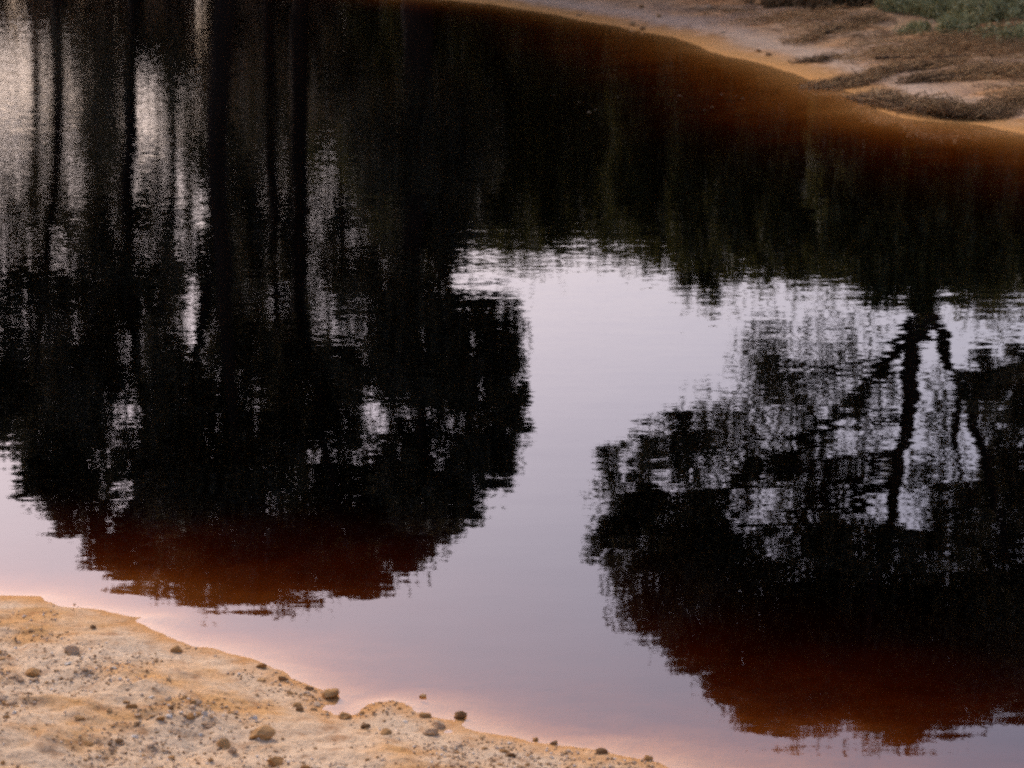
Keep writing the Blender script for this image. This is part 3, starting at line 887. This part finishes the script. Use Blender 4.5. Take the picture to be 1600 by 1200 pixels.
def tuft(name, label, px, py, half_px, tall_px, n, material, leaf_l, group, cat='shrub'):
    g = ground_hit(px, py)
    k = mpx(g[1]); w = half_px * k; h = tall_px * k
    root = empty(name, g)
    ns = max(10, n // 60)
    sx = rng.normal(size=(ns, 2)) * w * 0.45
    tops = np.column_stack([sx * 1.15 + rng.normal(size=(ns, 2)) * 0.05, h * (0.55 + 0.5 * rng.random(ns)) * np.exp(-(sx ** 2).sum(1) / (w * w) * 0.8)])
    pick = rng.integers(0, ns, n); f = rng.random(n)[:, None] ** 0.7
    base = np.column_stack([sx * 0.8, np.zeros(ns)])
    p = base[pick] * (1 - f) + tops[pick] * f + rng.normal(size=(n, 3)) * leaf_l * 0.5
    gz = terrain(p[:, :2] + g[:2]) - g[2]
    p[:, 2] = gz + np.maximum(p[:, 2], 0.01)
    V, F, T = leaves(p, leaf_l, leaf_l * 0.2, -0.9)
    T = np.clip(T * 0.6 + 0.4 * np.repeat(f[:, 0], 4), 0, 1)
    obj('foliage', mesh_np('foliage', V, F, M[material], T), root)
    for j in range(min(ns, 12)):
        b_ = base[j].copy(); b_[2] = float(terrain((b_[:2] + g[:2])[None])[0]) - g[2] - 0.02
        obj('stem', tube_mesh('stem', [b_, (b_ + tops[j]) / 2 + rng.normal(size=3) * 0.02, tops[j] * np.array([1, 1, 0.9])], [0.008, 0.006, 0.003], M['bark'], 4), root)
    return tag(root, label, cat, group)
GG = 'green shrubs on the far bank'
for a_ in [(1560, 32, 75, 50, 5200, 'broad green shrub in the top right corner'),
           (1470, 22, 55, 34, 3200, 'green shrub left of the broad corner shrub'),
           (1400, 14, 34, 22, 1500, 'small green tuft nearest the dark shrub at the top edge'),
           (1495, 50, 40, 24, 1900, 'low green shrub spilling down below the others'),
           (1600, 68, 45, 30, 1900, 'green shrub cut by the right edge of the picture'),
           (1425, 54, 28, 12, 700, 'tiny pale green tuft lowest on the far bank'),
           (1545, 62, 30, 16, 800, 'sparse green tuft beneath the broad corner shrub')]:
    tuft('green_shrub', a_[5], a_[0], a_[1], a_[2], a_[3], a_[4], 'green', 0.11, GG)
for a_ in [(1235, 4, 42, 22, 'left dark shrub at the top edge of the far bank'), (1300, 8, 46, 30, 'middle dark shrub at the top edge of the far bank'), (1362, 5, 36, 26, 'right dark shrub at the top edge beside the green ones')]:
    tuft('dark_shrub', a_[4], a_[0], a_[1], a_[2], a_[3], 3200, 'dark', 0.13, 'dark shrubs at the top edge of the far bank')

FS = [(988, 40, 13, 'darkclod', 'larger dark stone by the far waterline left of the pale crust'), (1003, 47, 10, 'darkclod', 'smaller dark stone touching the far water'),
      (1002, 12, 13, 'darkclod', 'dark stone near the top edge above the pale crust'), (1029, 27, 11, 'darkclod', 'dark stone inside the pale crust on the far bank'),
      (905, 25, 10, 'darkclod', 'leftmost dark stone along the far waterline'), (1108, 14, 14, 'grey', 'grey brown stone near the top edge of the far bank'),
      (1201, 87, 13, 'darkclod', 'dark stone on the ochre strip in the middle of the far bank'), (1272, 97, 12, 'darkclod', 'dark lump left of the brush strip on the far bank'),
      (1185, 81, 9, 'darkclod', 'small dark crumb beside the stone on the ochre strip'), (1130, 52, 8, 'grey', 'small grey stone on the pale crust')]
for px, py, s_, k_, l_ in FS:
    put_stone('stone', px, py, s_, k_, l_, None, 0.25)

# dead grass lying thinly on the far bank
def straw_cover():
    n = 9000
    P2 = np.stack([rng.uniform(3.0, 12.0, n), rng.uniform(29, 47, n)], 1)
    d = sdf(P2)
    keep = (d > 1.0) & (vnoise(P2[:, 0] * 1.1, P2[:, 1] * 0.5) + 0.045 * (d - 3.0) > 0.08)
    P2 = P2[keep]
    c0 = np.column_stack([P2, terrain(P2) + 0.015])
    dd = np.array([1.0, 0.3, 0.0]) + rng.normal(size=(len(P2), 3)) * np.array([0.7, 0.7, 0.12])
    V, F, T = twigs(c0, dd, 0.3, 0.006)
    return mesh_np('dead_grass', V, F, M['straw'], T)
tag(obj('dead_grass', straw_cover()), 'thin dead grass lying over the sandy far bank', 'grass', None, 'stuff')

# small pale leaves adrift on the far water
lv, lf = [(-0.5, 0, 0), (-0.15, 0.22, 0.03), (0.3, 0.16, 0.02), (0.55, 0, 0.06), (0.25, -0.2, 0.03), (-0.2, -0.2, 0.02)], [(0, 1, 2, 3), (0, 3, 4, 5)]
lme = mesh_np('floating_leaf', lv, lf, M['litter'], np.linspace(0, 1, 6))
spots = [(1160, 154), (1150, 151), (1112, 168), (1100, 172), (1062, 150), (1020, 138), (930, 172), (920, 176), (866, 150), (1128, 148), (965, 152), (905, 160)]
for px, py in spots:
    g = on_level(px, py)
    o = obj('floating_leaf', lme); o.location = (g[0], g[1], 0.004)
    s_ = random.uniform(3, 7) * mpx(g[1]); o.scale = (s_, s_ * 2.2, s_ * 1.5); o.rotation_euler = (0, 0, random.uniform(-0.8, 0.8))
    tag(o, 'small pale leaf adrift on the dark water near the far bank', 'leaf', 'leaves adrift on the pond')
